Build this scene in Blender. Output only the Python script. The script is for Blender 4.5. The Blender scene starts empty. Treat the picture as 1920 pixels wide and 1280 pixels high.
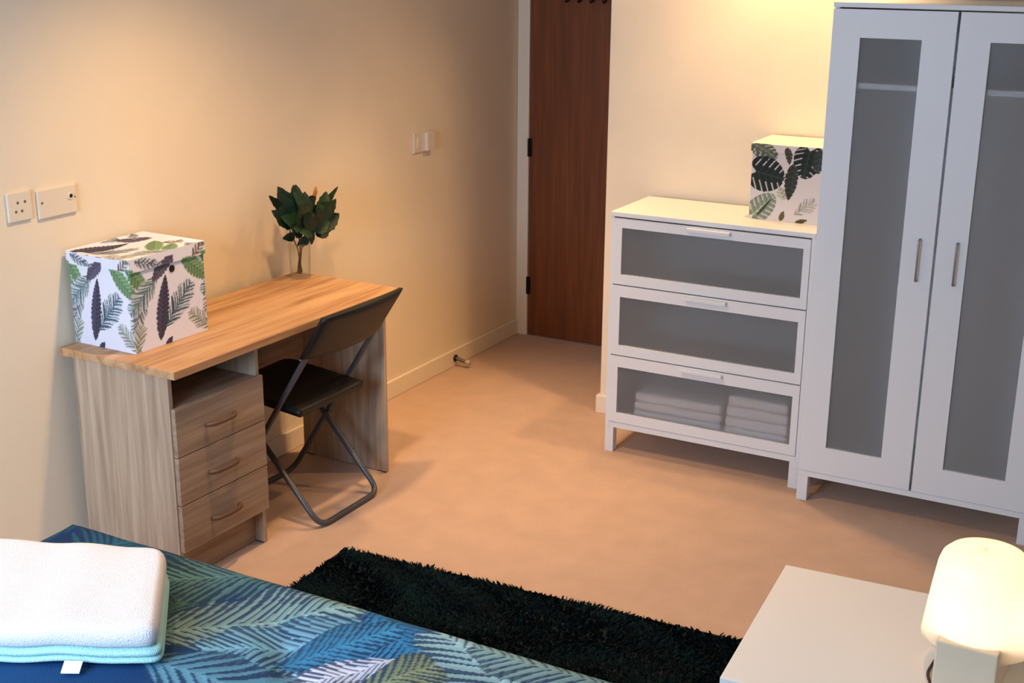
import bpy, bmesh, math, random
import numpy as np
from mathutils import Vector, Matrix
random.seed(7); rng = np.random.default_rng(7)
S = bpy.context.scene
COL = S.collection

# ------------------------------------------------------------------ camera
cam_d = bpy.data.cameras.new('camera'); cam = bpy.data.objects.new('camera', cam_d); COL.objects.link(cam)
S.camera = cam
cx, cy, cz, yaw, pitch, roll, fk = 3.1061, -3.3216, 1.9382, -.5005, .2961, .0074, 2409.0
d = Vector((math.sin(yaw)*math.cos(pitch), math.cos(yaw)*math.cos(pitch), -math.sin(pitch)))
r0 = Vector((math.cos(yaw), -math.sin(yaw), 0)); u0 = r0.cross(d)
r_ = r0*math.cos(roll) + u0*math.sin(roll); u_ = -r0*math.sin(roll) + u0*math.cos(roll)
cam.matrix_world = Matrix(((r_.x, u_.x, -d.x, cx), (r_.y, u_.y, -d.y, cy), (r_.z, u_.z, -d.z, cz), (0, 0, 0, 1)))
cam_d.sensor_width = 36; cam_d.lens = fk/1920*36; cam_d.clip_start = .02

# ------------------------------------------------------------------ world, lights, exposure
W = bpy.data.worlds.new('sky'); S.world = W; W.use_nodes = True
W.node_tree.nodes['Background'].inputs[0].default_value = (.55, .72, 1, 1)
W.node_tree.nodes['Background'].inputs[1].default_value = 1.0

def spot(name, loc, target, power, angle, blend, col, rad=.055):
    l = bpy.data.lights.new(name, 'SPOT'); l.energy = power; l.color = col
    l.spot_size = math.radians(angle); l.spot_blend = blend; l.shadow_soft_size = rad
    o = bpy.data.objects.new(name, l); COL.objects.link(o); o.location = loc
    o.rotation_euler = (Vector(target)-Vector(loc)).to_track_quat('-Z', 'Y').to_euler()
    return o
WARM = (1, .61, .27)
spot('overhead_spot', (1.68, 1.185, 2.37), (1.66, 1.16, 0), 56, 104, .7, WARM, .04)
spot('overhead_spot', (1.14, 1.43, 2.37), (1.02, 1.22, 0), 36, 118, .7, WARM)
spot('overhead_spot', (.60, .92, 2.37), (.62, .90, 0), 78, 64, .85, WARM)
spot('overhead_spot', (.82, -.28, 2.37), (.78, -.24, 0), 114, 122, 1.0, WARM)
spot('overhead_spot', (.95, -1.95, 2.37), (.95, -1.95, 0), 48, 112, 1.0, WARM)
spot('overhead_spot', (2.45, -1.0, 2.37), (2.45, -.95, 0), 25, 60, .8, WARM)  # added fill to warm the bedside table, no lamp known here
wl = bpy.data.lights.new('window_daylight', 'AREA'); wl.shape = 'RECTANGLE'; wl.size = 1.3; wl.size_y = 1.25
wl.energy = 93; wl.color = (.54, .74, 1)
wo = bpy.data.objects.new('window_daylight', wl); COL.objects.link(wo); wo.location = (1.05, -3.36, 1.50)
wo.rotation_euler = (math.radians(50), 0, 0)          # skylight slants down along +y, into the room
S.view_settings.view_transform = 'Standard'; S.view_settings.look = 'None'
S.view_settings.gamma = 1; S.view_settings.use_curve_mapping = False
S.view_settings.exposure = 0.0
S.cycles.use_denoising = True
S.cycles.max_bounces = 10; S.cycles.transparent_max_bounces = 12; S.cycles.sample_clamp_indirect = 6

# ------------------------------------------------------------------ materials
def lin(r, g, b):
    f = lambda c: (c/255/12.92) if c/255 <= .04045 else ((c/255+.055)/1.055)**2.4
    return (f(r), f(g), f(b), 1)
def nodes(name):
    m = bpy.data.materials.new(name); m.use_nodes = True
    t = m.node_tree; return m, t.nodes, t.links, t.nodes['Principled BSDF']
def mat(name, col, rough=.5, metal=0, noise=0, scale=60, bump=0, bscale=None, spec=.5, transmission=0, ior=1.45):
    m, N, L, B = nodes(name)
    B.inputs['Roughness'].default_value = rough; B.inputs['Metallic'].default_value = metal
    B.inputs['Specular IOR Level'].default_value = spec; B.inputs['IOR'].default_value = ior
    B.inputs['Transmission Weight'].default_value = transmission
    B.inputs['Base Color'].default_value = col
    tc = N.new('ShaderNodeTexCoord')
    if noise:
        n = N.new('ShaderNodeTexNoise'); n.inputs['Scale'].default_value = scale; n.inputs['Detail'].default_value = 5
        L.new(tc.outputs['Object'], n.inputs['Vector'])
        cr = N.new('ShaderNodeValToRGB'); cr.color_ramp.elements[0].position = .3; cr.color_ramp.elements[1].position = .7
        cr.color_ramp.elements[0].color = tuple(c*(1-noise) for c in col[:3])+(1,)
        cr.color_ramp.elements[1].color = tuple(min(1, c*(1+noise)) for c in col[:3])+(1,)
        L.new(n.outputs['Fac'], cr.inputs[0]); L.new(cr.outputs[0], B.inputs['Base Color'])
    if bump:
        n2 = N.new('ShaderNodeTexNoise'); n2.inputs['Scale'].default_value = bscale or scale; n2.inputs['Detail'].default_value = 4
        L.new(tc.outputs['Object'], n2.inputs['Vector'])
        b = N.new('ShaderNodeBump'); b.inputs['Strength'].default_value = bump; b.inputs['Distance'].default_value = .01
        L.new(n2.outputs['Fac'], b.inputs['Height']); L.new(b.outputs[0], B.inputs['Normal'])
    return m
def wood(name, dark, mid, light, axis, fine=38, rough=.5):
    """grain stretched along one local axis"""
    m, N, L, B = nodes(name); B.inputs['Roughness'].default_value = rough
    tc = N.new('ShaderNodeTexCoord'); mp = N.new('ShaderNodeMapping')
    sc = [fine, fine, fine]; sc[axis] = 1.6; mp.inputs['Scale'].default_value = sc
    L.new(tc.outputs['Object'], mp.inputs['Vector'])
    n = N.new('ShaderNodeTexNoise'); n.inputs['Scale'].default_value = 1; n.inputs['Detail'].default_value = 7
    n.inputs['Roughness'].default_value = .62; n.inputs['Distortion'].default_value = .5
    L.new(mp.outputs[0], n.inputs['Vector'])
    cr = N.new('ShaderNodeValToRGB'); e = cr.color_ramp.elements
    e[0].position = .32; e[0].color = dark; e[1].position = .68; e[1].color = light
    x = e.new(.5); x.color = mid
    L.new(n.outputs['Fac'], cr.inputs[0]); L.new(cr.outputs[0], B.inputs['Base Color'])
    b = N.new('ShaderNodeBump'); b.inputs['Strength'].default_value = .12; b.inputs['Distance'].default_value = .002
    L.new(n.outputs['Fac'], b.inputs['Height']); L.new(b.outputs[0], B.inputs['Normal'])
    return m
def printed(name, rough=.8, bump=.0, bscale=300):
    """colour print held on the mesh as a colour attribute"""
    m, N, L, B = nodes(name); B.inputs['Roughness'].default_value = rough
    B.inputs['Specular IOR Level'].default_value = .25
    a = N.new('ShaderNodeAttribute'); a.attribute_name = 'print'
    L.new(a.outputs['Color'], B.inputs['Base Color'])
    if bump:
        tc = N.new('ShaderNodeTexCoord'); n2 = N.new('ShaderNodeTexNoise'); n2.inputs['Scale'].default_value = bscale
        L.new(tc.outputs['Object'], n2.inputs['Vector'])
        b = N.new('ShaderNodeBump'); b.inputs['Strength'].default_value = bump; b.inputs['Distance'].default_value = .004
        L.new(n2.outputs['Fac'], b.inputs['Height']); L.new(b.outputs[0], B.inputs['Normal'])
    return m

M = {}
M['wall'] = mat('magnolia_paint', lin(236, 222, 200), .85, noise=.015, scale=6, bump=.05, bscale=180, spec=.2)
M['ceil'] = mat('ceiling_paint', lin(206, 202, 196), .9, spec=.2)
M['trim'] = mat('trim_gloss', lin(236, 224, 204), .4)
M['carpet'] = mat('carpet', lin(206, 176, 158), .95, noise=.05, scale=9, bump=.5, bscale=420, spec=.1)
M['door'] = wood('door_veneer', lin(98, 50, 20), lin(114, 60, 25), lin(128, 70, 31), 2, 30, .45)
M['oak_y'] = wood('sonoma_oak_top', lin(150, 108, 74), lin(188, 146, 106), lin(206, 168, 128), 1, 24, .5)
M['oak_z'] = wood('sonoma_oak_upright', lin(150, 128, 108), lin(176, 154, 132), lin(196, 176, 154), 2, 34, .5)
M['oak_f'] = wood('sonoma_oak_drawer', lin(132, 108, 90), lin(156, 131, 110), lin(172, 147, 125), 1, 40, .5)  # same oak, drawers' weaker light put into a darker, greyer tone
M['oak_dark'] = mat('drawer_pull_brown', lin(92, 68, 54), .5)
M['white'] = mat('white_foil', lin(224, 226, 230), .42)
M['table'] = mat('white_table_foil', lin(238, 234, 230), .68)
M['white_in'] = mat('white_inside', lin(228, 228, 228), .6)
M['tray'] = mat('drawer_inside', lin(150, 148, 146), .7)
M['black_pl'] = mat('black_plastic', lin(17, 16, 17), .5, bump=.1, bscale=500)
M['tube'] = mat('grey_powder_tube', lin(84, 84, 90), .38, metal=.35)
M['steel'] = mat('brushed_steel', lin(150, 150, 150), .35, metal=.9)
M['plate'] = mat('white_socket_plastic', lin(228, 216, 198), .4)
M['hole'] = mat('socket_hole', lin(20, 18, 16), .6)
M['hole2'] = mat('pin_hole_grey', lin(112, 104, 92), .6)
M['hook'] = mat('dark_hook_metal', lin(28, 20, 18), .4, metal=.4)
M['glass'] = mat('clear_glass', (1, 1, 1, 1), .02, transmission=1, ior=1.45)
M['leaf'] = mat('dark_leaf', lin(12, 38, 24), .42, noise=.45, scale=30)
M['leaf2'] = mat('mid_leaf', lin(26, 58, 34), .42, noise=.35, scale=30)
M['stem'] = mat('leaf_stem', lin(96, 78, 48), .6)
M['bud'] = mat('brown_bud', lin(170, 110, 60), .6)
M['rug'] = mat('rug_backing', lin(6, 22, 26), .95, noise=.3, scale=12)
M['towel'] = mat('white_terry', lin(246, 244, 248), .95, bump=.7, bscale=420, spec=.1)
M['aqua'] = mat('terry_duvet_bounce', lin(186, 236, 240), .95, bump=.7, bscale=420, spec=.1)  # blue bounce off the duvet, painted into the white towel's lower folds
M['paper'] = mat('white_label', lin(240, 240, 240), .7)
M['mattress'] = mat('mattress_ticking', lin(200, 200, 206), .9)
M['base'] = mat('bed_base_fabric', lin(46, 46, 52), .9)
M['lampbase'] = mat('lamp_base_plastic', lin(216, 200, 176), .5)
M['cord'] = mat('lamp_cord', lin(60, 30, 28), .5)
M['rubber'] = mat('rubber_tip', lin(196, 190, 180), .6)
M['linen'] = mat('folded_linen', lin(240, 238, 236), .9, noise=.05, scale=20)
M['leafbox'] = printed('leaf_print_card', .7)
M['duvet'] = printed('palm_print_cotton', .85, .35, 260)
# frosted plastic
m, N, L, B = nodes('frosted_panel')
B.inputs['Base Color'].default_value = lin(192, 193, 194); B.inputs['Roughness'].default_value = .42
rf = N.new('ShaderNodeBsdfRefraction'); rf.inputs['IOR'].default_value = 1.12; rf.inputs['Roughness'].default_value = .38
rf.inputs['Color'].default_value = (.96, .97, .99, 1)
mx = N.new('ShaderNodeMixShader'); mx.inputs[0].default_value = .81
L.new(B.outputs[0], mx.inputs[1]); L.new(rf.outputs[0], mx.inputs[2]); L.new(mx.outputs[0], N['Material Output'].inputs[0])
M['frost'] = m
# lamp shade: opal, lets the bulb through
m, N, L, B = nodes('opal_shade')
B.inputs['Base Color'].default_value = lin(250, 240, 226); B.inputs['Roughness'].default_value = .3
tr = N.new('ShaderNodeBsdfTranslucent'); tr.inputs['Color'].default_value = lin(255, 250, 240)
mx = N.new('ShaderNodeMixShader'); mx.inputs[0].default_value = .6
L.new(B.outputs[0], mx.inputs[1]); L.new(tr.outputs[0], mx.inputs[2]); L.new(mx.outputs[0], N['Material Output'].inputs[0])
M['opal'] = m
# thin clear glass: see-through with a sheen at grazing angles
m = bpy.data.materials.new('thin_clear_glass'); m.use_nodes = True; N = m.node_tree.nodes; L = m.node_tree.links; N.remove(N['Principled BSDF'])
tp = N.new('ShaderNodeBsdfTransparent'); tp.inputs[0].default_value = (.97, .98, .97, 1); gl = N.new('ShaderNodeBsdfGlossy'); gl.inputs['Roughness'].default_value = .03
lw = N.new('ShaderNodeLayerWeight'); lw.inputs['Blend'].default_value = .22; mx = N.new('ShaderNodeMixShader')
ml = N.new('ShaderNodeMath'); ml.operation = 'MULTIPLY'; ml.inputs[1].default_value = .55
L.new(lw.outputs['Facing'], ml.inputs[0]); L.new(ml.outputs[0], mx.inputs[0]); L.new(tp.outputs[0], mx.inputs[1]); L.new(gl.outputs[0], mx.inputs[2]); L.new(mx.outputs[0], N['Material Output'].inputs[0])
M['glass'] = m
# rug pile colour varies a little from tuft to tuft
m, N, L, B = nodes('rug_pile'); B.inputs['Roughness'].default_value = .9; B.inputs['Specular IOR Level'].default_value = .15
gi = N.new('ShaderNodeAttribute'); gi.attribute_name = 'print'
L.new(gi.outputs['Color'], B.inputs['Base Color']); M['pile'] = m

# ------------------------------------------------------------------ helpers
def link(o, parent=None):
    COL.objects.link(o)
    if parent: o.parent = parent
    return o
def obj(name, bm, material, parent=None, smooth=False):
    me = bpy.data.meshes.new(name); bm.to_mesh(me); bm.free()
    if material: me.materials.append(M[material] if isinstance(material, str) else material)
    if smooth:
        for p in me.polygons: p.use_smooth = True
    return link(bpy.data.objects.new(name, me), parent)
def tag(o, label=None, cat=None, group=None, kind=None):
    if label: o['label'] = label
    if cat: o['category'] = cat
    if group: o['group'] = group
    if kind: o['kind'] = kind
    return o
def thing(name, label, cat, loc=(0, 0, 0), rz=0, group=None):
    o = bpy.data.objects.new(name, None); o.empty_display_size = .1; COL.objects.link(o)
    o.location = loc; o.rotation_euler = (0, 0, rz)
    return tag(o, label, cat, group)
def box(bm, x0, x1, y0, y1, z0, z1, bev=0.0, seg=2):
    t = bmesh.new()
    bmesh.ops.create_cube(t, size=1, matrix=Matrix.Translation(((x0+x1)/2, (y0+y1)/2, (z0+z1)/2)) @ Matrix.Diagonal((x1-x0, y1-y0, z1-z0, 1)))
    if bev: bmesh.ops.bevel(t, geom=t.edges[:], offset=bev, segments=seg, affect='EDGES', profile=.6)
    me = bpy.data.meshes.new('t'); t.to_mesh(me); t.free(); bm.from_mesh(me); bpy.data.meshes.remove(me)
    return bm
def bx(*a, **k): return box(bmesh.new(), *a, **k)
def tube(bm, pts, r, n=10, closed=False):
    """round tube through points"""
    pts = [Vector(p) for p in pts]; rings = []; up = None
    for i, p in enumerate(pts):
        a = pts[i-1] if (i > 0 or closed) else p; b = pts[(i+1) % len(pts)] if (i < len(pts)-1 or closed) else p
        t = (b-a).normalized()
        if up is None: up = t.orthogonal().normalized()
        up = (up - t*up.dot(t)).normalized(); s = t.cross(up)
        rr = r[i] if isinstance(r, (list, tuple)) else r
        rings.append([bm.verts.new(p + (up*math.cos(k*2*math.pi/n) + s*math.sin(k*2*math.pi/n))*rr) for k in range(n)])
    m_ = len(rings)
    for i in range(m_ if closed else m_-1):
        A, Bq = rings[i], rings[(i+1) % m_]
        for k in range(n): bm.faces.new((A[k], A[(k+1) % n], Bq[(k+1) % n], Bq[k]))
    if not closed: bm.faces.new(rings[0][::-1]); bm.faces.new(rings[-1])
    return bm
def bend(pts, rad, n=6):
    """round the inner corners of a polyline"""
    pts = [Vector(p) for p in pts]; out = [pts[0]]
    for i in range(1, len(pts)-1):
        a, b, c = pts[i-1], pts[i], pts[i+1]
        u, v = (a-b).normalized(), (c-b).normalized()
        p, q = b+u*rad, b+v*rad
        for k in range(n+1):
            t = k/n; out.append(p*(1-t)**2 + b*2*t*(1-t) + q*t*t)
    out.append(pts[-1]); return out
def lathe(bm, prof, n=40, cap=True):
    rings = []
    for (r, z) in prof: rings.append([bm.verts.new((r*math.cos(k*2*math.pi/n), r*math.sin(k*2*math.pi/n), z)) for k in range(n)])
    for i in range(len(rings)-1):
        for k in range(n): bm.faces.new((rings[i][k], rings[i][(k+1) % n], rings[i+1][(k+1) % n], rings[i+1][k]))
    if cap: bm.faces.new(rings[0][::-1]); bm.faces.new(rings[-1])
    bmesh.ops.recalc_face_normals(bm, faces=bm.faces[:])
    return bm
def mesh_np(name, verts, faces, material, parent=None, colors=None, smooth=True):
    me = bpy.data.meshes.new(name); nv, nf = len(verts), len(faces); k = faces.shape[1]
    me.vertices.add(nv); me.vertices.foreach_set('co', verts.astype(np.float32).ravel())
    me.loops.add(nf*k); me.loops.foreach_set('vertex_index', faces.astype(np.int32).ravel())
    me.polygons.add(nf); me.polygons.foreach_set('loop_start', np.arange(0, nf*k, k, dtype=np.int32))
    me.polygons.foreach_set('loop_total', np.full(nf, k, dtype=np.int32))
    me.polygons.foreach_set('use_smooth', np.full(nf, smooth, dtype=bool))
    me.update(calc_edges=True); me.validate()
    if colors is not None:
        a = me.color_attributes.new('print', 'FLOAT_COLOR', 'POINT')
        c = np.ones((nv, 4), np.float32); c[:, :3] = colors; a.data.foreach_set('color', c.ravel())
    me.materials.append(M[material])
    return link(bpy.data.objects.new(name, me), parent)
def gridfaces(nu, nv, off=0):
    i = np.arange(nu-1)[:, None]; j = np.arange(nv-1)[None, :]
    a = (i*nv + j).ravel() + off
    return np.stack([a, a+nv, a+nv+1, a+1], 1)

# painting of flat printed leaves (returns linear colours)
def L3(c): return np.array(lin(*c)[:3])
def paint(U, V, base, leaves, under=None):
    C = np.empty(U.shape+(3,)); C[:] = L3(base) if not isinstance(base, np.ndarray) else base
    for lf in leaves:
        kind, (ax, ay), (bx_, by_), Wd, col = lf[:5]
        pitch = lf[5] if len(lf) > 5 else .02
        dx, dy = bx_-ax, by_-ay; Ln = math.hypot(dx, dy); ca, sa = dx/Ln, dy/Ln
        X, Y = U-ax, V-ay; s = X*ca+Y*sa; t = -X*sa+Y*ca; at = np.abs(t)
        c = L3(col)
        if kind == 'frond':
            sd_ = ax*37.1+ay*53.7
            k = 1.25; s0 = s-k*at*(1-.25*at/Wd); q = np.clip(s0/Ln, 0, 1)
            w = Wd*np.maximum(np.sin(np.pi*q**.7), 0)**.55*(1+.10*np.sin(s0*41+sd_))
            inside = (s0 > 0) & (s0 < Ln) & (at < w)
            ph = s0/pitch+(t > 0)*.4+.22*np.sin(s0*23+sd_)+.12*np.sin(s0*57+2*sd_)
            fr = np.mod(ph, 1); duty = .92*np.sqrt(np.clip(1-at/(w+1e-6), 0, 1))*(.80+.20*np.sin(np.floor(ph)*2.4+sd_))
            if under is not None:
                mu = inside & (at < w*.92); C[mu] = C[mu]*.12 + .88*(L3(under)*.9+c*.1)
            m_ = (inside & (np.abs(fr-.5) < duty*.5)) | ((at < Wd*.03) & (s > 0) & (s < Ln))
            shade = (.82+.34*np.abs(fr-.5)*2*(fr > .5))*(.82+.36*q)*(1.04-.18*(t > 0))
            C[m_] = (c*shade[..., None])[m_]
        elif kind == 'blade':
            q = np.clip(s/Ln, 0, 1); s0 = s-at*.9; fr = np.mod(s0/pitch, 1)
            w = Wd*np.maximum(np.sin(np.pi*q**.85), 0)**.75*(1-.16*(fr > .72))
            m_ = (s > 0) & (s < Ln) & (at < w)
            shade = 1.0+.3*np.sin(s0/pitch*2*np.pi)-.35*(at < Wd*.06)+.25*(t > 0)
            C[m_] = (c*shade[..., None])[m_]
        elif kind == 'monstera':
            q = np.clip(s/Ln, -.2, 1)
            w = Wd*np.sqrt(np.clip(1-((q-.42)/.585)**2, 0, 1))*(1-.12*np.clip(q, 0, 1)**2)
            s0 = s-at*.55; fr = np.mod(s0/pitch, 1)
            m_ = (q > -.16) & (s < Ln) & (at < w) & ~((fr > .82) & (at > .42*w)) & ~((s < .14*Ln) & (at < .12*Ln-s*.8))
            shade = .85+.5*(fr < .25)*(at < .8*w)+.8*(at < Wd*.05)
            C[m_] = (c*shade[..., None])[m_]
        elif kind == 'dot':
            m_ = (X**2+Y**2 < Wd**2); C[m_] = c
    return C

# ------------------------------------------------------------------ structure
def struct(name, bm, m_, parent=None):
    o = obj(name, bm, m_, parent)
    if not parent: o['kind'] = 'structure'
    return o
CH = 2.4; XR = 3.6; YF = -3.42; YB = 1.517; YD = 2.397; XE = .90
struct('floor', bx(-.1, XR+.1, YF-.1, YD+.1, -.1, 0), 'carpet')
struct('ceiling', bx(-.1, XR+.1, YF-.1, YD+.1, CH, CH+.1), 'ceil')
struct('wall_left', bx(-.1, 0, YF-.1, YD+.1, 0, CH), 'wall')
struct('wall_back', bx(XE, XR+.1, YB, YD+.1, 0, CH, bev=.004), 'wall')
struct('wall_right', bx(XR, XR+.1, YF-.1, YB, 0, CH), 'wall')
b = bmesh.new()                                       # front wall around the window
box(b, 0, .4, YF-.1, YF, 0, CH); box(b, 1.7, XR, YF-.1, YF, 0, CH); box(b, .4, 1.7, YF-.1, YF, 0, .8); box(b, .4, 1.7, YF-.1, YF, 2.1, CH)
struct('wall_front', b, 'wall')
wf = bmesh.new(); y0, y1 = YF-.08, YF-.03
for a in ((.4, .45, .8, 2.1), (1.65, 1.7, .8, 2.1), (1.025, 1.075, .85, 2.05), (.45, 1.65, .8, .85), (.45, 1.65, 2.05, 2.1)): box(wf, a[0], a[1], y0, y1, a[2], a[3])
win = struct('window_1', wf, 'trim'); obj('glass_pane', bx(.45, 1.025, YF-.06, YF-.054, .85, 2.05), 'glass', win); obj('glass_pane', bx(1.075, 1.65, YF-.06, YF-.054, .85, 2.05), 'glass', win)
# alcove end wall above the door and to its sides, door lining, door leaf
b = bmesh.new(); box(b, 0, XE, YD+.03, YD+.1, 2.03, CH); box(b, 0, .03, YD+.03, YD+.1, 0, 2.03); box(b, .86, XE, YD+.03, YD+.1, 0, 2.03)
struct('wall_alcove', b, 'wall')
b = bmesh.new(); box(b, .001, .066, YD-.004, YD+.03, 0, 2.03, bev=.004); box(b, .83, .899, YD-.004, YD+.03, 0, 2.03, bev=.004); box(b, .066, .83, YD-.004, YD+.03, 1.99, 2.03, bev=.004)
struct('trim_1', b, 'trim')
door = struct('door_1', bx(.069, .827, YD+.004, YD+.044, .006, 1.985, bev=.002), 'door')
def hinge(z):
    h = bmesh.new(); tube(h, [(.0675, YD-.003, z-.045), (.0675, YD-.003, z+.045)], .0065, 10); box(h, .069, .083, YD-.001, YD+.004, z-.045, z+.045)
    return tag(obj('hinge', h, 'hook', door), 'dark metal hinge')
for z in (.27, .985, 1.75): hinge(z)
def skirt(name, x0, x1, y0, y1):
    return struct(name, bx(x0, x1, y0, y1, 0, .082, bev=.004), 'trim')
skirt('baseboard_left', 0, .014, YF, YD-.006)
skirt('baseboard_back', XE-.014, XR, YB-.014, YB)
skirt('baseboard_alcove', XE-.014, XE, YB, YD-.006)

# dark hooks hanging over the door
t = thing('over_door_hook_rail', 'dark metal hook rail hanging high on the brown wooden door', 'hooks', (.41, YD+.002, 1.72))
obj('rail', bx(-.17, .17, -.010, -.002, -.004, .030, bev=.002), 'hook', t)
for k in range(5):
    h = bmesh.new(); x = -.13+.065*k
    tube(h, bend([(x, -.010, .012), (x, -.014, -.014), (x, -.042, -.022), (x, -.050, .012)], .008), .0045, 8)
    obj('hook', h, 'hook', t, True)

# ------------------------------------------------------------------ desk
DR = -.0213; DL = 1.1615; DD = .486; DH = .736
desk = thing('desk', 'pale oak-effect desk with three drawers standing against the left wall', 'desk', (.0165, -.6313, 0), DR)
obj('desk_top', bx(0, DD, 0, DL, DH-.026, DH, bev=.002), 'oak_y', desk)
zt = DH-.0265
obj('side_panel', bx(.034, .436, .020, .036, .004, zt, bev=.001), 'oak_z', desk)
obj('side_panel', bx(.034, .436, DL-.036, DL-.020, .004, zt, bev=.001), 'oak_z', desk)
obj('inner_panel', bx(.034, .436, .410, .426, .004, zt, bev=.001), 'oak_z', desk)
obj('back_panel', bx(.036, .050, .4265, DL-.0365, .40, zt), 'oak_f', desk)
obj('compartment_back', bx(.036, .044, .0365, .4095, .10, zt), 'oak_f', desk)
obj('compartment_floor', bx(.0445, .434, .0365, .4095, .586, .600), 'oak_f', desk)
obj('plinth', bx(.385, .399, .0365, .4095, .004, .095), 'oak_f', desk)
for k in range(3):
    z1 = .603-.159*k; z0 = z1-.156
    dr = obj('drawer', bx(.437, .454, .024, .424, z0, z1, bev=.0015), 'oak_f', desk)
    h = bmesh.new(); zc = (z0+z1)/2-.008
    pts = [(.452, .150, zc), (.472, .162, zc), (.477, .215, zc), (.472, .268, zc), (.452, .280, zc)]
    tube(h, bend(pts, .012, 4), [.0075]*len(bend(pts, .012, 4)), 8)
    tag(obj('handle', h, 'oak_dark', dr, True), 'brown bow handle')
for sx, sy in ((.06, .028), (.41, .028), (.06, DL-.028), (.41, DL-.028), (.41, .418)):
    f = bmesh.new(); box(f, sx-.02, sx+.02, sy-.006, sy+.006, 0, .0045); obj('glide', f, 'black_pl', desk)

# ------------------------------------------------------------------ printed storage boxes
def storage_box(name, label, loc, rz, w, dpt, hgt, front_leaves, base, lid_h=.042, sag=.012, grommet=True, n=130, overlit_top=False):
    t = thing(name, label, 'storage box', loc, rz, None)
    def face(P0, ux, vz, uscale, vscale, nu, nv, u_off=0., v_off=0., wrap=True):
        u = np.linspace(0, 1, nu); v = np.linspace(0, 1, nv); U, V = np.meshgrid(u, v, indexing='ij')
        P = np.array(P0)[None, None] + U[..., None]*np.array(ux) + V[..., None]*np.array(vz)
        # print co-ordinates in units of one face
        UU = u_off+U*uscale; VV = v_off+V*vscale
        lv = []
        for sh in (-1, 0, 1):
            for l in front_leaves: lv.append((l[0], (l[1][0]+sh, l[1][1]), (l[2][0]+sh, l[2][1]))+tuple(l[3:]))
        C = paint(UU, VV, base, lv if wrap else front_leaves, (206, 208, 214))
        return P, C
    bh = hgt-.006
    vs, fs, cs, off = [], [], [], 0
    def add(P, C):
        nonlocal off
        vs.append(P.reshape(-1, 3)); cs.append(C.reshape(-1, 3)); fs.append(gridfaces(P.shape[0], P.shape[1], off)); off += P.shape[0]*P.shape[1]
    add(*face((0, 0, 0), (w, 0, 0), (0, 0, bh), 1, .97, n, n))
    add(*face((w, 0, 0), (0, dpt, 0), (0, 0, bh), 1, .97, n, n))
    add(*face((w, dpt, 0), (-w, 0, 0), (0, 0, bh), 1, .97, n//2, n//2))
    add(*face((0, dpt, 0), (0, -dpt, 0), (0, 0, bh), 1, .97, n//2, n//2))
    add(*face((0, dpt, 0), (w, 0, 0), (0, -dpt, 0), 1, 1, 4, 4))
    mesh_np('body', np.concatenate(vs), np.concatenate(fs), 'leafbox', t, np.concatenate(cs), smooth=False)
    # lid: rim plus a top that sags in the middle, rim edges a little uneven
    vs, fs, cs, off = [], [], [], 0; o = .005; wl_, dl_ = w+2*o, dpt+2*o; zb, zt_ = hgt-lid_h, hgt
    def rimz(P, C):
        P = P.copy(); s = (P[..., 2]-zb)/lid_h
        cxn = (P[..., 0]+o)/wl_; cyn = (P[..., 1]+o)/dl_
        P[..., 2] -= s*sag*.45*np.sin(np.pi*np.clip(cxn, 0, 1))*(cyn < .05)
        return P, C
    nr = 12
    add(*rimz(*face((-o, -o, zb), (wl_, 0, 0), (0, 0, lid_h), 1, .15, n, nr, 0, .88)))
    add(*rimz(*face((w+o, -o, zb), (0, dl_, 0), (0, 0, lid_h), 1, .15, n, nr, 0, .88)))
    add(*rimz(*face((w+o, dpt+o, zb), (-wl_, 0, 0), (0, 0, lid_h), 1, .15, n//2, nr, 0, .88)))
    add(*rimz(*face((-o, dpt+o, zb), (0, -dl_, 0), (0, 0, lid_h), 1, .15, n//2, nr, 0, .88)))
    P, C = face((-o, -o, zt_), (wl_, 0, 0), (0, dl_, 0), 1, 1, n, n, .25, .1)
    X = (P[..., 0]+o)/wl_; Y = (P[..., 1]+o)/dl_
    P[..., 2] -= sag*np.sin(np.pi*X)**.7*np.sin(np.pi*np.clip(Y, 0, 1))**.6*(1+.5*np.sin(5*X+3*Y))
    P[..., 2] -= sag*.45*np.sin(np.pi*X)*np.clip(1-Y/.05, 0, 1)
    if overlit_top: C[:] = L3((240, 232, 214))  # overexposed lid top painted in: paler cream, print left out
    add(P, C)
    mesh_np('lid', np.concatenate(vs), np.concatenate(fs), 'leafbox', t, np.concatenate(cs), smooth=False)
    if grommet:
        g = bmesh.new(); tube(g, [(w-.001, dpt*.55, hgt-.062), (w+.002, dpt*.55, hgt-.062)], .0115, 18)
        tag(obj('grip_hole', g, 'hole', t), 'dark round grip hole')
    return t
P_ = (84, 80, 98); TEAL = (104, 134, 142); GRN = (106, 138, 100); SAGE = (150, 158, 146)
leaves1 = [('blade', (-.06, .93), (.24, .58), .085, GRN, .05), ('frond', (.36, .76), (-.04, .42), .13, TEAL, .05),
           ('blade', (.56, .97), (.28, .70), .085, P_, .05), ('frond', (.42, .18), (.80, .58), .14, (78, 108, 128), .05),
           ('blade', (.34, .06), (.46, .74), .085, (66, 64, 84), .05), ('blade', (.68, .90), (1.10, .54), .10, GRN, .05),
           ('frond', (1.20, .62), (.98, .20), .10, (112, 122, 134), .05), ('frond', (1.08, .0), (.76, .27), .10, SAGE, .05),
           ('frond', (.02, .0), (.10, .28), .09, SAGE, .05), ('blade', (.40, -.04), (.50, .06), .04, (60, 60, 90), .05),
           ('frond', (.80, .86), (.98, 1.04), .07, (122, 110, 100), .05), ('frond', (.05, 1.0), (.40, .88), .07, (96, 112, 130), .05)]
storage_box('leaf_print_storage_box', 'white lidded box with green and purple leaf print on the desk', (.018, -.562, DH+.0005), -.0213, .262, .318, .298, leaves1, (226, 226, 240), sag=.016)
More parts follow.
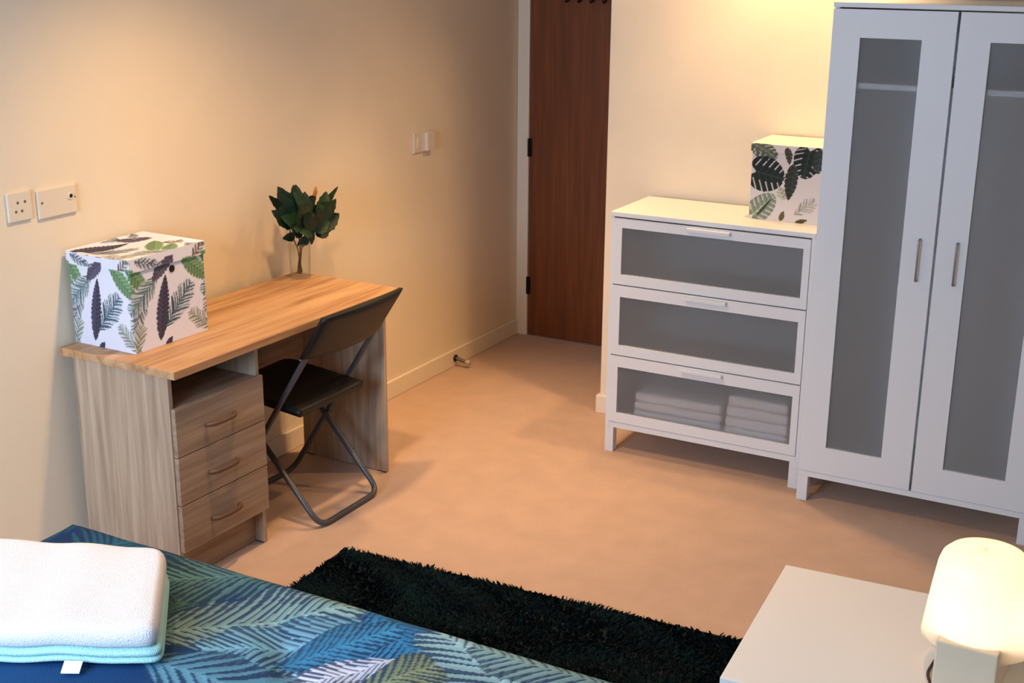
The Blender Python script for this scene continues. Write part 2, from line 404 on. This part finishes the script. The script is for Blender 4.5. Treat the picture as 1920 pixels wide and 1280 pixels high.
DK = (38, 46, 44)
leaves2 = [('monstera', (.0, 1.04), (.32, .80), .15, (104, 108, 92), .075), ('blade', (.46, 1.0), (.50, .74), .05, (72, 66, 60), .06),
           ('monstera', (.76, 1.02), (.69, .58), .19, DK, .080), ('monstera', (.92, 1.0), (.86, .66), .10, (58, 66, 60), .075),
           ('blade', (.46, .28), (.38, .45), .07, (176, 176, 156), .05), ('monstera', (.0, .63), (.44, .55), .235, DK, .085),
           ('blade', (.55, .76), (.51, .28), .088, (52, 56, 50), .07), ('monstera', (.0, .0), (.33, .33), .16, (136, 148, 130), .07),
           ('blade', (.10, .04), (.30, .30), .018, (62, 68, 56), .05), ('frond', (.60, .10), (.86, .30), .10, (190, 182, 166), .06),
           ('blade', (.42, .0), (.46, .14), .035, (98, 88, 58), .04), ('blade', (.62, .0), (.78, .05), .03, (84, 74, 44), .04)]
# ------------------------------------------------------------------ chest of drawers
X0, Y0 = 1.107, 1.1195; CW, CD, CHT = .797, .368, .982
ch = thing('chest_of_drawers', 'white three-drawer chest with frosted grey panels beside the wardrobe', 'chest of drawers', (X0, Y0, 0))
obj('top', bx(0, CW, -.004, CD, CHT-.018, CHT, bev=.002), 'white', ch)
for xa in (0, CW-.014):
    obj('side_panel', bx(xa, xa+.014, .002, CD, .105, CHT-.0185), 'white', ch)
obj('back_panel', bx(.0145, CW-.0145, CD-.008, CD-.002, .11, CHT-.019), 'white_in', ch)
obj('bottom_rail', bx(.0145, CW-.0145, .002, .030, .105, .128), 'white', ch)
obj('base_board', bx(.0145, CW-.0145, .031, CD-.009, .116, .130), 'white_in', ch)
for sx in (0, CW-.036):
    for sy in (.002, CD-.036): obj('leg', bx(sx, sx+.036, sy, sy+.034, 0, .1045, bev=.001), 'white', ch)
for z0, z1 in ((.699, .958), (.413, .694), (.131, .408)):
    xa, xb = .0155, CW-.0155; pa, pb = .048, .756; pz0 = z0+.040; pz1 = z1-.036 if z1 > .9 else z1-.045
    f = bmesh.new(); fy0, fy1 = -.002, .016
    box(f, xa, pa, fy0, fy1, z0, z1); box(f, pb, xb, fy0, fy1, z0, z1); box(f, pa, pb, fy0, fy1, z0, pz0); box(f, pa, pb, fy0, fy1, pz1, z1)
    dr = obj('drawer', f, 'white', ch)
    tag(obj('frosted_panel', bx(pa-.0005, pb+.0005, .006, .010, pz0-.0005, pz1+.0005), 'frost', dr), 'grey frosted plastic panel')
    h = bmesh.new(); box(h, .314, .482, -.020, -.0022, z1-.020, z1-.006, bev=.003); obj('handle', h, 'white', dr)
    t_ = bmesh.new(); box(t_, xa+.006, xa+.014, .018, CD-.02, z0+.012, z1-.03); box(t_, xb-.014, xb-.006, .018, CD-.02, z0+.012, z1-.03)
    box(t_, xa+.014, xb-.014, CD-.028, CD-.02, z0+.012, z1-.03); box(t_, xa+.014, xb-.014, .018, CD-.028, z0+.004, z0+.011)
    obj('drawer_tray', t_, 'tray', dr)
storage_box('monstera_print_storage_box', 'white lidded box with black monstera leaves on the chest of drawers', (1.606, 1.262, CHT+.0005), 0, .285, .235, .282, leaves2, (222, 212, 210), sag=.004, lid_h=.03, grommet=False, overlit_top=True)
# linen seen through the bottom drawer
def folded(name, label, x, y, z, w, dp, layers, th, tilt=0, cat='linen'):
    t = thing(name, label, cat, (x, y, z), tilt)
    for k in range(layers):
        bm = bx(-w/2+.004*k, w/2-.003*k, -dp/2, dp/2, k*th, (k+1)*th-.0008, bev=min(.018, th*.46), seg=4)
        obj('fold', bm, 'linen', t, True)
    return t
folded('folded_towel', 'white folded towel behind the right half of the bottom frosted drawer', X0+.615, Y0+.105, .1435, .26, .16, 4, .043)
folded('folded_sheet', 'flat white folded sheet behind the left half of the bottom frosted drawer', X0+.285, Y0+.118, .1435, .37, .16, 3, .038, .02)

# ------------------------------------------------------------------ wardrobe
WX, WY = 1.9274, 1.034; WW, WD, WH = .81, .46, 1.78
wr = thing('wardrobe', 'tall white two-door wardrobe with frosted grey door panels', 'wardrobe', (WX, WY, 0))
obj('top', bx(0, WW, -.004, WD, WH-.016, WH, bev=.0015), 'white', wr)
for xa in (0, WW-.016): obj('side_panel', bx(xa, xa+.016, .019, WD, .096, WH-.0165), 'white', wr)
obj('back_panel', bx(.0165, WW-.0165, WD-.010, WD-.004, .12, WH-.017), 'white_in', wr)
obj('bottom_rail', bx(0, WW, .001, .0185, .096, .117), 'white', wr)
obj('base_board', bx(.0165, WW-.0165, .020, WD-.011, .100, .117), 'white_in', wr)
obj('shelf', bx(.0165, WW-.0165, .0195, WD-.011, 1.502, 1.520), 'white', wr)
for sx in (0, WW-.038):
    for sy in (.001, WD-.038): obj('leg', bx(sx, sx+.038, sy, sy+.036, 0, .0955, bev=.001), 'white', wr)
for xa, xb, pa, pb, hx in ((.001, .3990, .095, .294, .352), (.4080, .809, .506, .712, .474)):
    z0, z1, pz0, pz1 = .119, WH-.021, .220, 1.668; y0, y1 = -.002, .016
    f = bmesh.new(); box(f, xa, pa, y0, y1, z0, z1); box(f, pb, xb, y0, y1, z0, z1); box(f, pa, pb, y0, y1, z0, pz0); box(f, pa, pb, y0, y1, pz1, z1)
    dr = obj('door', f, 'white', wr)
    tag(obj('frosted_panel', bx(pa-.0005, pb+.0005, .006, .010, pz0-.0005, pz1+.0005), 'frost', dr), 'grey frosted plastic panel')
    h = bmesh.new(); tube(h, bend([(hx, -.001, .878), (hx, -.018, .878), (hx, -.018, 1.020), (hx, -.001, 1.020)], .005, 4), .0036, 10)
    tag(obj('handle', h, 'steel', dr, True), 'slim metal bar handle')

# ------------------------------------------------------------------ folding chair (faces the desk)
fc = thing('folding_chair', 'black folding chair with grey tubular legs pulled up to the desk', 'chair', (.40, .13, 0))
ya, yb = -.205, .200                                  # tube centre lines, local
TOPX, TOPZ = .252, .775
def P(x, y, z): return (x-.40, y, z)
t1 = bmesh.new(); R = .0105
tube(t1, bend([P(.640, ya, .770), P(.560, ya, .650), P(.150, ya, R), P(.150, yb, R), P(.560, yb, .650), P(.640, yb, .770)], .055, 8), R, 12)
obj('back_tube', t1, 'tube', fc, True)
t2 = bmesh.new(); yi, yj = ya+.024, yb-.024
tube(t2, bend([P(.205, yi, .412), P(.562, yi, R), P(.562, yj, R), P(.205, yj, .412)], .055, 8), R, 12)
obj('leg_tube', t2, 'tube', fc, True)
for yy in (ya+.012, yb-.012):
    p = bmesh.new(); tube(p, [P(.330, yy-.022, .272), P(.330, yy+.022, .272)], .006, 10); obj('pivot', p, 'tube', fc, True)
# seat: shaped slab with rounded front
n_, m2 = 24, 20; top = []; V_ = []
for i in range(n_+1):
    s = i/n_; x = .125+(.500-.125)*s
    for j in range(m2+1):
        q = j/m2*2-1; hw = .186*(1-.30*max(0, (.22-s)/.22)**2.2)
        dz = -.010*(1-q*q)*math.sin(math.pi*s)-.022*max(0, (.12-s)/.12)**2+.040*(1-s)-.012
        V_.append((x-.40, (ya+yb)/2+q*hw, .442+dz))
bm = bmesh.new(); vt = [bm.verts.new(v) for v in V_]; vb = [bm.verts.new((v[0], v[1], v[2]-.024)) for v in V_]
k_ = m2+1
for i in range(n_):
    for j in range(m2):
        a = i*k_+j
        bm.faces.new((vt[a], vt[a+k_], vt[a+k_+1], vt[a+1])); bm.faces.new((vb[a], vb[a+1], vb[a+k_+1], vb[a+k_]))
for i in range(n_):
    a = i*k_; bm.faces.new((vt[a], vb[a], vb[a+k_], vt[a+k_])); a += m2; bm.faces.new((vt[a], vt[a+k_], vb[a+k_], vb[a]))
for j in range(m2):
    bm.faces.new((vt[j], vt[j+1], vb[j+1], vb[j])); a = n_*k_+j; bm.faces.new((vt[a], vb[a], vb[a+1], vt[a+1]))
obj('seat', bm, 'black_pl', fc, True)
# backrest: curved panel that wraps the two tubes
bm = bmesh.new(); nI, nJ = 8, 28; A, Bk = [], []
for i in range(nI+1):
    s = i/nI; z = .632+.158*s; xc = .548+.102*s
    for j in range(nJ+1):
        q = j/nJ*2-1
        hw = .222+.006*s
        bow = .030*(1-q*q)
        edge = -.010*max(0, (abs(q)-.9)/.1)
        zz = z+(.010*(1-q*q) if i == nI else 0)-(.006*(1-q*q) if i == 0 else 0)
        A.append((xc+bow-.012-.40+edge*0, (ya+yb)/2+q*hw, zz)); Bk.append((xc+bow+.013-.40+edge, (ya+yb)/2+q*hw, zz))
va = [bm.verts.new(v) for v in A]; vb = [bm.verts.new(v) for v in Bk]; k_ = nJ+1
for i in range(nI):
    for j in range(nJ):
        a = i*k_+j; bm.faces.new((va[a], va[a+k_], va[a+k_+1], va[a+1])); bm.faces.new((vb[a], vb[a+1], vb[a+k_+1], vb[a+k_]))
for i in range(nI):
    a = i*k_; bm.faces.new((va[a], vb[a], vb[a+k_], va[a+k_])); a += nJ; bm.faces.new((va[a], va[a+k_], vb[a+k_], vb[a]))
for j in range(nJ):
    bm.faces.new((va[j], va[j+1], vb[j+1], vb[j])); a = nI*k_+j; bm.faces.new((va[a], vb[a], vb[a+1], va[a+1]))
bmesh.ops.recalc_face_normals(bm, faces=bm.faces[:])
obj('backrest', bm, 'black_pl', fc, True)

# ------------------------------------------------------------------ vase and leaves
VX, VY = .115, .464
v = bmesh.new()
lathe(v, [(.036, .0), (.039, .003), (.040, .06), (.043, .135), (.042, .136), (.0385, .062), (.036, .012), (.006, .010)], 40)
vase = obj('glass_vase', v, 'glass', None, True); vase.location = (VX, VY, DH+.0004)
tag(vase, 'small clear glass vase holding green leaves at the far end of the desk', 'vase')
pl = thing('leaf_bunch', 'bunch of dark green artificial leaves standing in the glass vase', 'plant', (VX, VY, DH+.013))
def leafmesh(Ln, Wd, curl):
    bm = bmesh.new(); n = 9; rows = []
    for i in range(n+1):
        s = i/n; w = Wd*math.sin(math.pi*min(1, s*.96+.03)**.8)**.8*(1 if i % 2 == 0 else .86)
        z = curl*s*s*Ln; rows.append([(s*Ln, -w, z+.18*w), (s*Ln, -w*.5, z+.05*w), (s*Ln, 0, z-.04*w), (s*Ln, w*.5, z+.05*w), (s*Ln, w, z+.18*w)])
    vv = [[bm.verts.new(p) for p in rw] for rw in rows]
    vl = [[bm.verts.new((p[0], p[1], p[2]-.0012)) for p in rw] for rw in rows]
    for i in range(n):
        for j in range(4):
            bm.faces.new((vv[i][j], vv[i+1][j], vv[i+1][j+1], vv[i][j+1])); bm.faces.new((vl[i][j], vl[i][j+1], vl[i+1][j+1], vl[i+1][j]))
    me = bpy.data.meshes.new('leaf'); bm.to_mesh(me); bm.free()
    for p in me.polygons: p.use_smooth = True
    return me
kinds = []
for Ln, Wd, c in ((.115, .036, -.25), (.095, .032, .2), (.13, .016, .1), (.075, .028, -.3)):
    for mm in ('leaf', 'leaf2'):
        me = leafmesh(Ln, Wd, c); me.materials.append(M[mm]); kinds.append(me)
# (y, z of leaf base relative to vase foot; y, z of tip; depth x; kind)
LV = [(-.06, .24, -.185, .335, .0, 4), (-.07, .20, -.15, .27, .03, 0), (-.05, .24, -.09, .345, .01, 0), (-.03, .23, -.03, .345, .02, 0),
      (-.02, .25, -.065, .33, .05, 1), (.00, .22, .03, .315, .03, 0), (.02, .23, .075, .29, .0, 2), (-.04, .17, -.12, .21, .05, 2),
      (-.05, .16, -.10, .16, .02, 6), (-.01, .18, -.06, .25, .07, 0), (.01, .17, .06, .24, .06, 0), (.05, .19, .12, .25, .02, 1),
      (.07, .19, .17, .25, .0, 3), (.10, .20, .16, .295, .02, 1), (.13, .20, .225, .305, -.01, 5), (.08, .16, .17, .205, .04, 2),
      (.04, .15, .11, .165, .05, 6), (-.02, .15, -.07, .135, .06, 6), (.03, .17, .055, .125, .03, 7), (.015, .17, .02, .120, .04, 7),
      (-.08, .22, -.16, .245, -.02, 2), (.0, .20, -.01, .30, -.03, 0), (.06, .21, .10, .29, -.03, 2), (-.03, .21, -.11, .30, .06, 3),
      (.09, .20, .13, .28, .05, 3), (.02, .19, .0, .27, .085, 2), (-.05, .20, -.11, .325, .03, 0), (-.02, .19, -.13, .25, .06, 1), (.0, .24, .0, .34, .0, 1), (.05, .18, .15, .22, .03, 0), (-.01, .17, -.075, .19, .07, 1), (.02, .17, .095, .20, .06, 1)]
for (y0, z0, y1, z1, x, k) in LV:
    me = kinds[k]; o = bpy.data.objects.new('leaf', me); link(o, pl)
    dv = Vector((random.uniform(-.01, .03), y1-y0, z1-z0)); ln = dv.length
    xa = dv.normalized(); nrm = Vector((1, -.35+random.uniform(-.5, .5), .25+random.uniform(-.3, .4))); ya_ = nrm.cross(xa).normalized(); za = xa.cross(ya_)
    L0 = me.vertices[-1].co.x; sc = ln/max(.05, max(vv.co.x for vv in me.vertices))
    o.matrix_local = Matrix(((xa.x*sc, ya_.x*sc, za.x*sc, x), (xa.y*sc, ya_.y*sc, za.y*sc, y0), (xa.z*sc, ya_.z*sc, za.z*sc, z0), (0, 0, 0, 1)))
for (y, z, x) in ((-.09, .25, .0), (-.03, .24, .02), (.04, .22, .02), (.09, .20, .0), (.03, .14, .03), (-.04, .17, .03)):
    s = bmesh.new(); tube(s, [(random.uniform(-.012, .012), random.uniform(-.018, .018), .004), (x*.25, y*.12, .10), (x, y, z)], .0024, 6); obj('stem', s, 'stem', pl, True)
s = bmesh.new(); tube(s, [(.0, .085, .25), (.0, .112, .300), (0, .116, .318)], [.004, .008, .003], 8); tag(obj('bud', s, 'bud', pl, True), 'small orange-brown bud')

# ------------------------------------------------------------------ wall plates
def plate(bm, y0, y1, z0, z1, th=.009): return box(bm, .0003, th, y0, y1, z0, z1, bev=.003)
def peg(bm, y, z, r, x0=.0085, x1=.0096): return tube(bm, [(x0, y, z), (x1, y, z)], r, 14)
ws = thing('wall_socket', 'white square wall plate with four small round holes above the desk box', 'socket', (0, -.716, 1.196))
obj('face_plate', plate(bmesh.new(), -.044, .044, -.044, .044), 'plate', ws)
for y, z in ((-.008, .012), (.019, .012), (-.017, -.014), (.005, -.014)): obj('pin_hole', peg(bmesh.new(), y, z, .0045), 'hole2', ws)
wt = thing('aerial_outlet', 'white double wall plate with one dark aerial hole above the desk box', 'socket', (0, -.572, 1.188))
obj('face_plate', plate(bmesh.new(), -.076, .076, -.044, .044), 'plate', wt)
b_ = bmesh.new(); tube(b_, [(.0088, .050, .010), (.012, .050, .010)], .011, 18); obj('collar', b_, 'plate', wt)
obj('aerial_hole', peg(bmesh.new(), .050, .010, .0062, .0118, .0126), 'hole', wt)
obj('screw', peg(bmesh.new(), -.062, .004, .0038), 'steel', wt); obj('screw', peg(bmesh.new(), .068, .004, .0028), 'steel', wt)
sw = thing('switch_plate', 'white double switch plate with raised right half near the alcove', 'switch', (0, 1.505, 1.118))
obj('face_plate', plate(bmesh.new(), -.074, .074, -.044, .044), 'plate', sw)
obj('raised_module', bx(.0091, .028, .006, .070, -.040, .040, bev=.003), 'plate', sw)
obj('rocker_switch', bx(.0091, .014, -.052, -.022, -.022, .022, bev=.002), 'plate', sw)

# ------------------------------------------------------------------ door stop on the skirting
ds = thing('door_stop', 'small metal door stop sticking out of the left skirting board', 'door stop', (.0145, 1.757, .040))
s = bmesh.new(); tube(s, [(0, 0, 0), (.006, 0, 0)], .017, 16); obj('rose', s, 'hook', ds, True)
pts = []; 
for k in range(90):
    a = k*.7; pts.append((.006+k*.00062, math.cos(a)*.0075, math.sin(a)*.0075-.00012*k))
s = bmesh.new(); tube(s, pts, .002, 6); obj('spring', s, 'steel', ds, True)
s = bmesh.new(); tube(s, [(.060, 0, -.010), (.082, 0, -.012)], .0115, 14); tag(obj('rubber_tip', s, 'rubber', ds, True), 'pale rubber tip')

# ------------------------------------------------------------------ rug
RX, RY, RROT = .735, -.150, .060
rl, rw = 1.52, .90
def ruground(x, y, e=.04):
    return True
rug = bmesh.new(); box(rug, 0, rl, -rw, 0, .001, .014, bev=.006)
rg = obj('rug', rug, 'rug'); rg.location = (RX, RY, 0); rg.rotation_euler = (0, 0, RROT)
tag(rg, 'dark teal shaggy rug lying on the carpet beside the bed', 'rug')
NT = 46000
px = rng.uniform(.003, rl-.003, NT); py = rng.uniform(-rw+.003, -.003, NT)
# lumps of pile lean together
ang = 2.2*np.sin(px*9+3*np.sin(py*7))+1.7*np.cos(py*11+px*4)+rng.normal(0, .5, NT)
lean = rng.uniform(.3, 1.0, NT)*.015; hgt = rng.uniform(.010, .018, NT)
wd = .0035; pa = rng.uniform(0, np.pi, NT)
ex, ey = np.cos(pa)*wd, np.sin(pa)*wd; tx, ty = np.cos(ang)*lean, np.sin(ang)*lean
z0 = np.full(NT, .010)
Vv = np.stack([np.stack([px-ex, py-ey, z0], 1), np.stack([px+ex, py+ey, z0], 1),
               np.stack([px+ex*.8+tx*.5, py+ey*.8+ty*.5, z0+hgt*.7], 1), np.stack([px-ex*.8+tx*.5, py-ey*.8+ty*.5, z0+hgt*.7], 1),
               np.stack([px+ex*.3+tx, py+ey*.3+ty, z0+hgt], 1), np.stack([px-ex*.3+tx, py-ey*.3+ty, z0+hgt], 1)], 1).reshape(-1, 3)
o_ = np.arange(NT)*6
Ff = np.concatenate([np.stack([o_, o_+1, o_+2, o_+3], 1), np.stack([o_+3, o_+2, o_+4, o_+5], 1)])
mixv = np.clip(.5+.4*np.sin(px*13+2*np.cos(py*9))*np.cos(py*15)+rng.normal(0, .25, NT), 0, 1)
cc = L3((3, 15, 20))[None]*(1-mixv[:, None])+L3((12, 38, 42))[None]*mixv[:, None]
pile = mesh_np('pile', Vv, Ff, 'pile', rg, np.repeat(cc, 6, 0), smooth=False); pile['kind'] = 'stuff'

# ------------------------------------------------------------------ bed, duvet, towel
BX0, BX1, BY0, BY1, BZ = .62, 2.80, -2.75, -1.170, .455
bed = thing('bed', 'low double bed under the blue palm-leaf duvet', 'bed', (BX0, BY1, 0))
Lx, Ly = BX1-BX0, BY1-BY0
obj('bed_base', bx(.03, Lx, -Ly+.03, -.03, .10, .26, bev=.01), 'base', bed)
obj('mattress', bx(.02, Lx, -Ly+.02, -.02, .261, BZ-.012, bev=.03, seg=3), 'mattress', bed)
for sx in (.10, Lx-.10):
    for sy in (-.10, -Ly+.10): obj('leg', bx(sx-.03, sx+.03, sy-.03, sy+.03, 0, .0995, bev=.004), 'black_pl', bed)
# duvet: fine grid draped over three sides; the print is painted in bed co-ordinates
nx, ny = 660, 560; rad = .075
sx_ = np.linspace(BX0-.30, BX1, nx); sy_ = np.linspace(BY0-.30, BY1+.30, ny)
A_, B_ = np.meshgrid(sx_, sy_, indexing='ij')
def drape(a, lo, hi):
    p = a.copy(); drop = np.zeros_like(a)
    for E_, sg in ((lo, -1), (hi, 1)):
        if E_ is None: continue
        e = (a-(E_-sg*rad*.6))*sg; mk = e > 0; th = np.clip(e/rad, 0, np.pi/2)
        p = np.where(mk, (E_-sg*rad*.6)+sg*rad*np.sin(th), p); drop = np.where(mk, rad*(1-np.cos(th))+np.clip(e-rad*np.pi/2, 0, None), drop)
    return p, drop
PX, dX = drape(A_, BX0, None); PY, dY = drape(B_, BY0, BY1)
puff = .018*np.sin(A_*5.1+1.2*np.sin(B_*4))*np.sin(B_*5.7+.8)+.010*np.sin(A_*13+B_*9)*np.sin(B_*11-A_*3)+.004*np.sin(A_*31+4*np.sin(B_*13))
flat = np.clip(np.hypot((A_-.95)/.62, (B_+1.62)/.48), 0, 1)**4
puff = (puff-puff.max())*np.clip((BY1+.02-B_)/.22, .12, 1)
PZ = BZ+.052+puff*.8*flat-np.maximum(dX, dY)-.0*A_
fold = .010*np.sin(A_*22+np.sin(A_*7))*np.clip(dY/.2, 0, 1)
PY = PY+fold; PX = PX+.010*np.sin(B_*20)*np.clip(dX/.2, 0, 1)
PZ = np.maximum(PZ, .03)
# base colour drifts from navy to bright blue and teal
g1 = np.clip(.5+.5*np.sin(A_*3.3-1.0)*np.cos(B_*3.9+1), 0, 1)[..., None]
basec = L3((8, 42, 88))*(1-g1)+L3((12, 66, 112))*g1
leavesD = []
def im(u, v): return None
SG = (128, 164, 166); BL = (56, 132, 178); WH = (206, 216, 240); OL = (128, 146, 116); TL = (74, 132, 140); PB = (110, 164, 190)
r2 = random.Random(11)
for k in range(40):                                   # field of fronds over the whole cover
    x = r2.uniform(.2, 2.9); y = r2.uniform(-3.0, -.9); a = r2.uniform(0, 2*math.pi); ln = r2.uniform(.30, .50)
    leavesD.append(('frond', (x, y), (x+ln*math.cos(a), y+ln*math.sin(a)), ln*r2.uniform(.26, .36), r2.choice([TL, BL, (34, 96, 124), (40, 104, 150), (30, 80, 112)]), r2.uniform(.022, .030)))
DUV_EXTRA = []
exec_leaves = [                                        # the fronds that show clearly beside the towel
    ('frond', (1.20, -1.44), (1.06, -1.12), .12, (62, 104, 100), .026),
    ('frond', (1.36, -1.06), (1.08, -1.30), .13, (80, 124, 130), .026),
    ('frond', (2.02, -1.22), (1.56, -1.15), .085, (112, 148, 144), .022),
    ('frond', (1.19, -1.54), (1.54, -1.17), .135, SG, .026),
    ('frond', (1.66, -1.20), (1.36, -1.50), .105, PB, .022),
    ('frond', (1.55, -1.14), (1.86, -1.36), .105, (46, 128, 184), .022),
    ('frond', (1.50, -1.44), (1.67, -1.22), .07, BL, .020),
    ('frond', (2.12, -1.36), (1.76, -1.18), .115, (146, 190, 204), .034),
    ('frond', (2.22, -1.20), (1.86, -1.20), .08, SG, .026),
    ('frond', (1.72, -1.50), (1.82, -1.30), .075, OL, .022),
    ('frond', (1.735, -1.325), (1.545, -1.51), .060, WH, .019),
    ('frond', (1.26, -1.60), (1.66, -1.53), .11, (92, 150, 178), .036)]
leavesD += exec_leaves
for k in range(46):
    x = .7+.045*k+r2.uniform(-.01, .01)
    if r2.random() < .4: leavesD.append(('dot', (x, BY1+.012+r2.uniform(-.006, .006)), (x+1, 0), .0065, (226, 220, 206)))
Cd = paint(A_, B_, basec, leavesD, (8, 38, 78))
dv_ = mesh_np('duvet', np.stack([PX, PY, PZ], -1).reshape(-1, 3), gridfaces(nx, ny), 'duvet', None, Cd.reshape(-1, 3))
tag(dv_, 'blue duvet printed with palm fronds spread over the bed', 'duvet')

def slab(Q, z0, z1, rnd=.02, nu=40, nv=34, seed=0, mat_='towel', name='fold', parent=None, wob=.004):
    """soft folded slab over a quad Q (four xy corners), rounded edges"""
    Q = [np.array(q) for q in Q]; pr = np.random.default_rng(seed); ph = pr.uniform(0, 6, 6)
    h = (z1-z0)/2; prof = []
    rings = [(0, -1)]+[(math.sin(a), -math.cos(a)) for a in np.linspace(0, math.pi, 9)]+[(0, 1)]
    N_ = 4*nu; base_ring = []
    for k in range(N_):
        e, s = divmod(k, nu); s = s/nu; p = Q[e]*(1-s)+Q[(e+1) % 4]*s; base_ring.append(p)
    base_ring = np.array(base_ring); cen = sum(Q)/4
    # round the plan corners slightly
    for _ in range(14): base_ring = (base_ring*2+np.roll(base_ring, 1, 0)+np.roll(base_ring, -1, 0))/4
    dirs = np.roll(base_ring, -1, 0)-np.roll(base_ring, 1, 0); nrm = np.stack([dirs[:, 1], -dirs[:, 0]], 1); nrm /= np.linalg.norm(nrm, axis=1)[:, None]
    if ((base_ring-cen)*nrm).sum() < 0: nrm = -nrm
    bm = bmesh.new(); rr = []
    inset = [.0]
    def wz(p): return wob*(math.sin(p[0]*17+ph[0])*math.sin(p[1]*15+ph[1])+.6*math.sin(p[0]*31+p[1]*23+ph[2]))
    for a in np.linspace(0, math.pi, 11):
        off = rnd*(math.sin(a)-1); z = (z0+h)-h*math.cos(a)
        rr.append([bm.verts.new((p[0]+n_x[0]*off, p[1]+n_x[1]*off, z+wz(p))) for p, n_x in zip(base_ring, nrm)])
    for i in range(len(rr)-1):
        for k in range(N_): bm.faces.new((rr[i][k], rr[i][(k+1) % N_], rr[i+1][(k+1) % N_], rr[i+1][k]))
    for ring, zc, flip in ((rr[0], z0, True), (rr[-1], z1, False)):
        cur = ring
        for f_ in np.linspace(.12, .96, 9):
            new = []
            for vv in cur if False else ring:
                x = vv.co.x*(1-f_)+cen[0]*f_; y = vv.co.y*(1-f_)+cen[1]*f_
                new.append(bm.verts.new((x, y, zc+wz((x, y)))))
            for k in range(N_):
                q = (cur[k], cur[(k+1) % N_], new[(k+1) % N_], new[k]); bm.faces.new(q[::-1] if flip else q)
            cur = new
        cv = bm.verts.new((cen[0], cen[1], zc+wz(cen)))
        for k in range(N_):
            q = (cur[k], cur[(k+1) % N_], cv); bm.faces.new(q[::-1] if flip else q)
    bmesh.ops.recalc_face_normals(bm, faces=bm.faces[:])
    return obj(name, bm, mat_, parent, True)
tw = thing('folded_bath_towel', 'white folded bath towel on the blue duvet, its aqua bounce painted on the lower fold', 'towel', (0, 0, 0))
bR, fR = np.array((1.085, -1.305)), np.array((1.345, -1.600)); dl = np.array((-.90, -.44))
Qt = [bR, fR, fR+.62*np.array((-.88, -.475)), bR+.62*np.array((-.93, -.36))]
TZ = BZ+.052
pr_ = np.random.default_rng(4)
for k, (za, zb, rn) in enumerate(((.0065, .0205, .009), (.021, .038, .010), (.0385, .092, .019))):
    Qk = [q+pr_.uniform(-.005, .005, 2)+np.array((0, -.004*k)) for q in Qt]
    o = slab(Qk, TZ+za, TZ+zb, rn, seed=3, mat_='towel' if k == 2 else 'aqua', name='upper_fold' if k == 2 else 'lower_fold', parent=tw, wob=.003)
    if k < 2: tag(o, 'lower fold, painted aqua for bounce off the duvet')
lb = bmesh.new(); box(lb, -.019, .019, -.030, .0, -.001, .0008)
l_ = obj('care_label', lb, 'paper', tw); l_.location = (1.195, -1.700, TZ+.022); l_.rotation_euler = (math.radians(24), 0, math.radians(28))
tag(l_, 'small white fabric label')

# ------------------------------------------------------------------ bedside table and lamp
BT = .48
tb = thing('bedside_table', 'plain white square bedside table with the lit lamp on it', 'table', (2.318, -.452, 0), .062)
TW, TD = .60, .575
obj('table_top', bx(0, TW, -TD, 0, BT-.05, BT, bev=.0015), 'table', tb)
for sx in (.001, TW-.051):
    for sy in (-TD+.001, -.051): obj('leg', bx(sx, sx+.05, sy, sy+.05, 0, BT-.0505, bev=.001), 'table', tb)
lm = thing('table_lamp', 'small lit table lamp with white opal shade on block base', 'lamp', (2.815, -.745, BT+.0003), -.03)
obj('base', bx(-.061, .061, -.1185, .1185, 0, .118, bev=.004), 'lampbase', lm)
s = bmesh.new(); prof = [(.030, .0875), (.111, .0855), (.114, .086), (.1125, .098), (.102, .19), (.094, .248), (.088, .266), (.076, .278), (.056, .284), (.028, .2865), (.002, .287)]
lathe(s, prof, 48, cap=False)
sh = obj('shade', s, 'opal', lm, True)
sd = sh.modifiers.new('thick', 'SOLIDIFY'); sd.thickness = .003; sd.offset = -1
tag(sh, 'glowing white opal shade')
bu = bmesh.new(); bmesh.ops.create_uvsphere(bu, u_segments=20, v_segments=12, radius=.024, matrix=Matrix.Translation((0, 0, .148)))
tube(bu, [(0, 0, .1185), (0, 0, .128)], .014, 14)
mb, N, L, B = nodes('bulb_glow'); B.inputs['Emission Color'].default_value = (1, .91, .78, 1); B.inputs['Emission Strength'].default_value = 235
obj('bulb', bu, mb, lm, True)
c_ = bmesh.new(); tube(c_, bend([(-.050, .06, .012), (-.078, .02, .006), (-.082, -.06, .004), (-.05, -.13, .004), (.02, -.20, .004)], .02, 4), .0035, 8)
tag(obj('cord', c_, 'cord', lm, True), 'dark lamp cord')
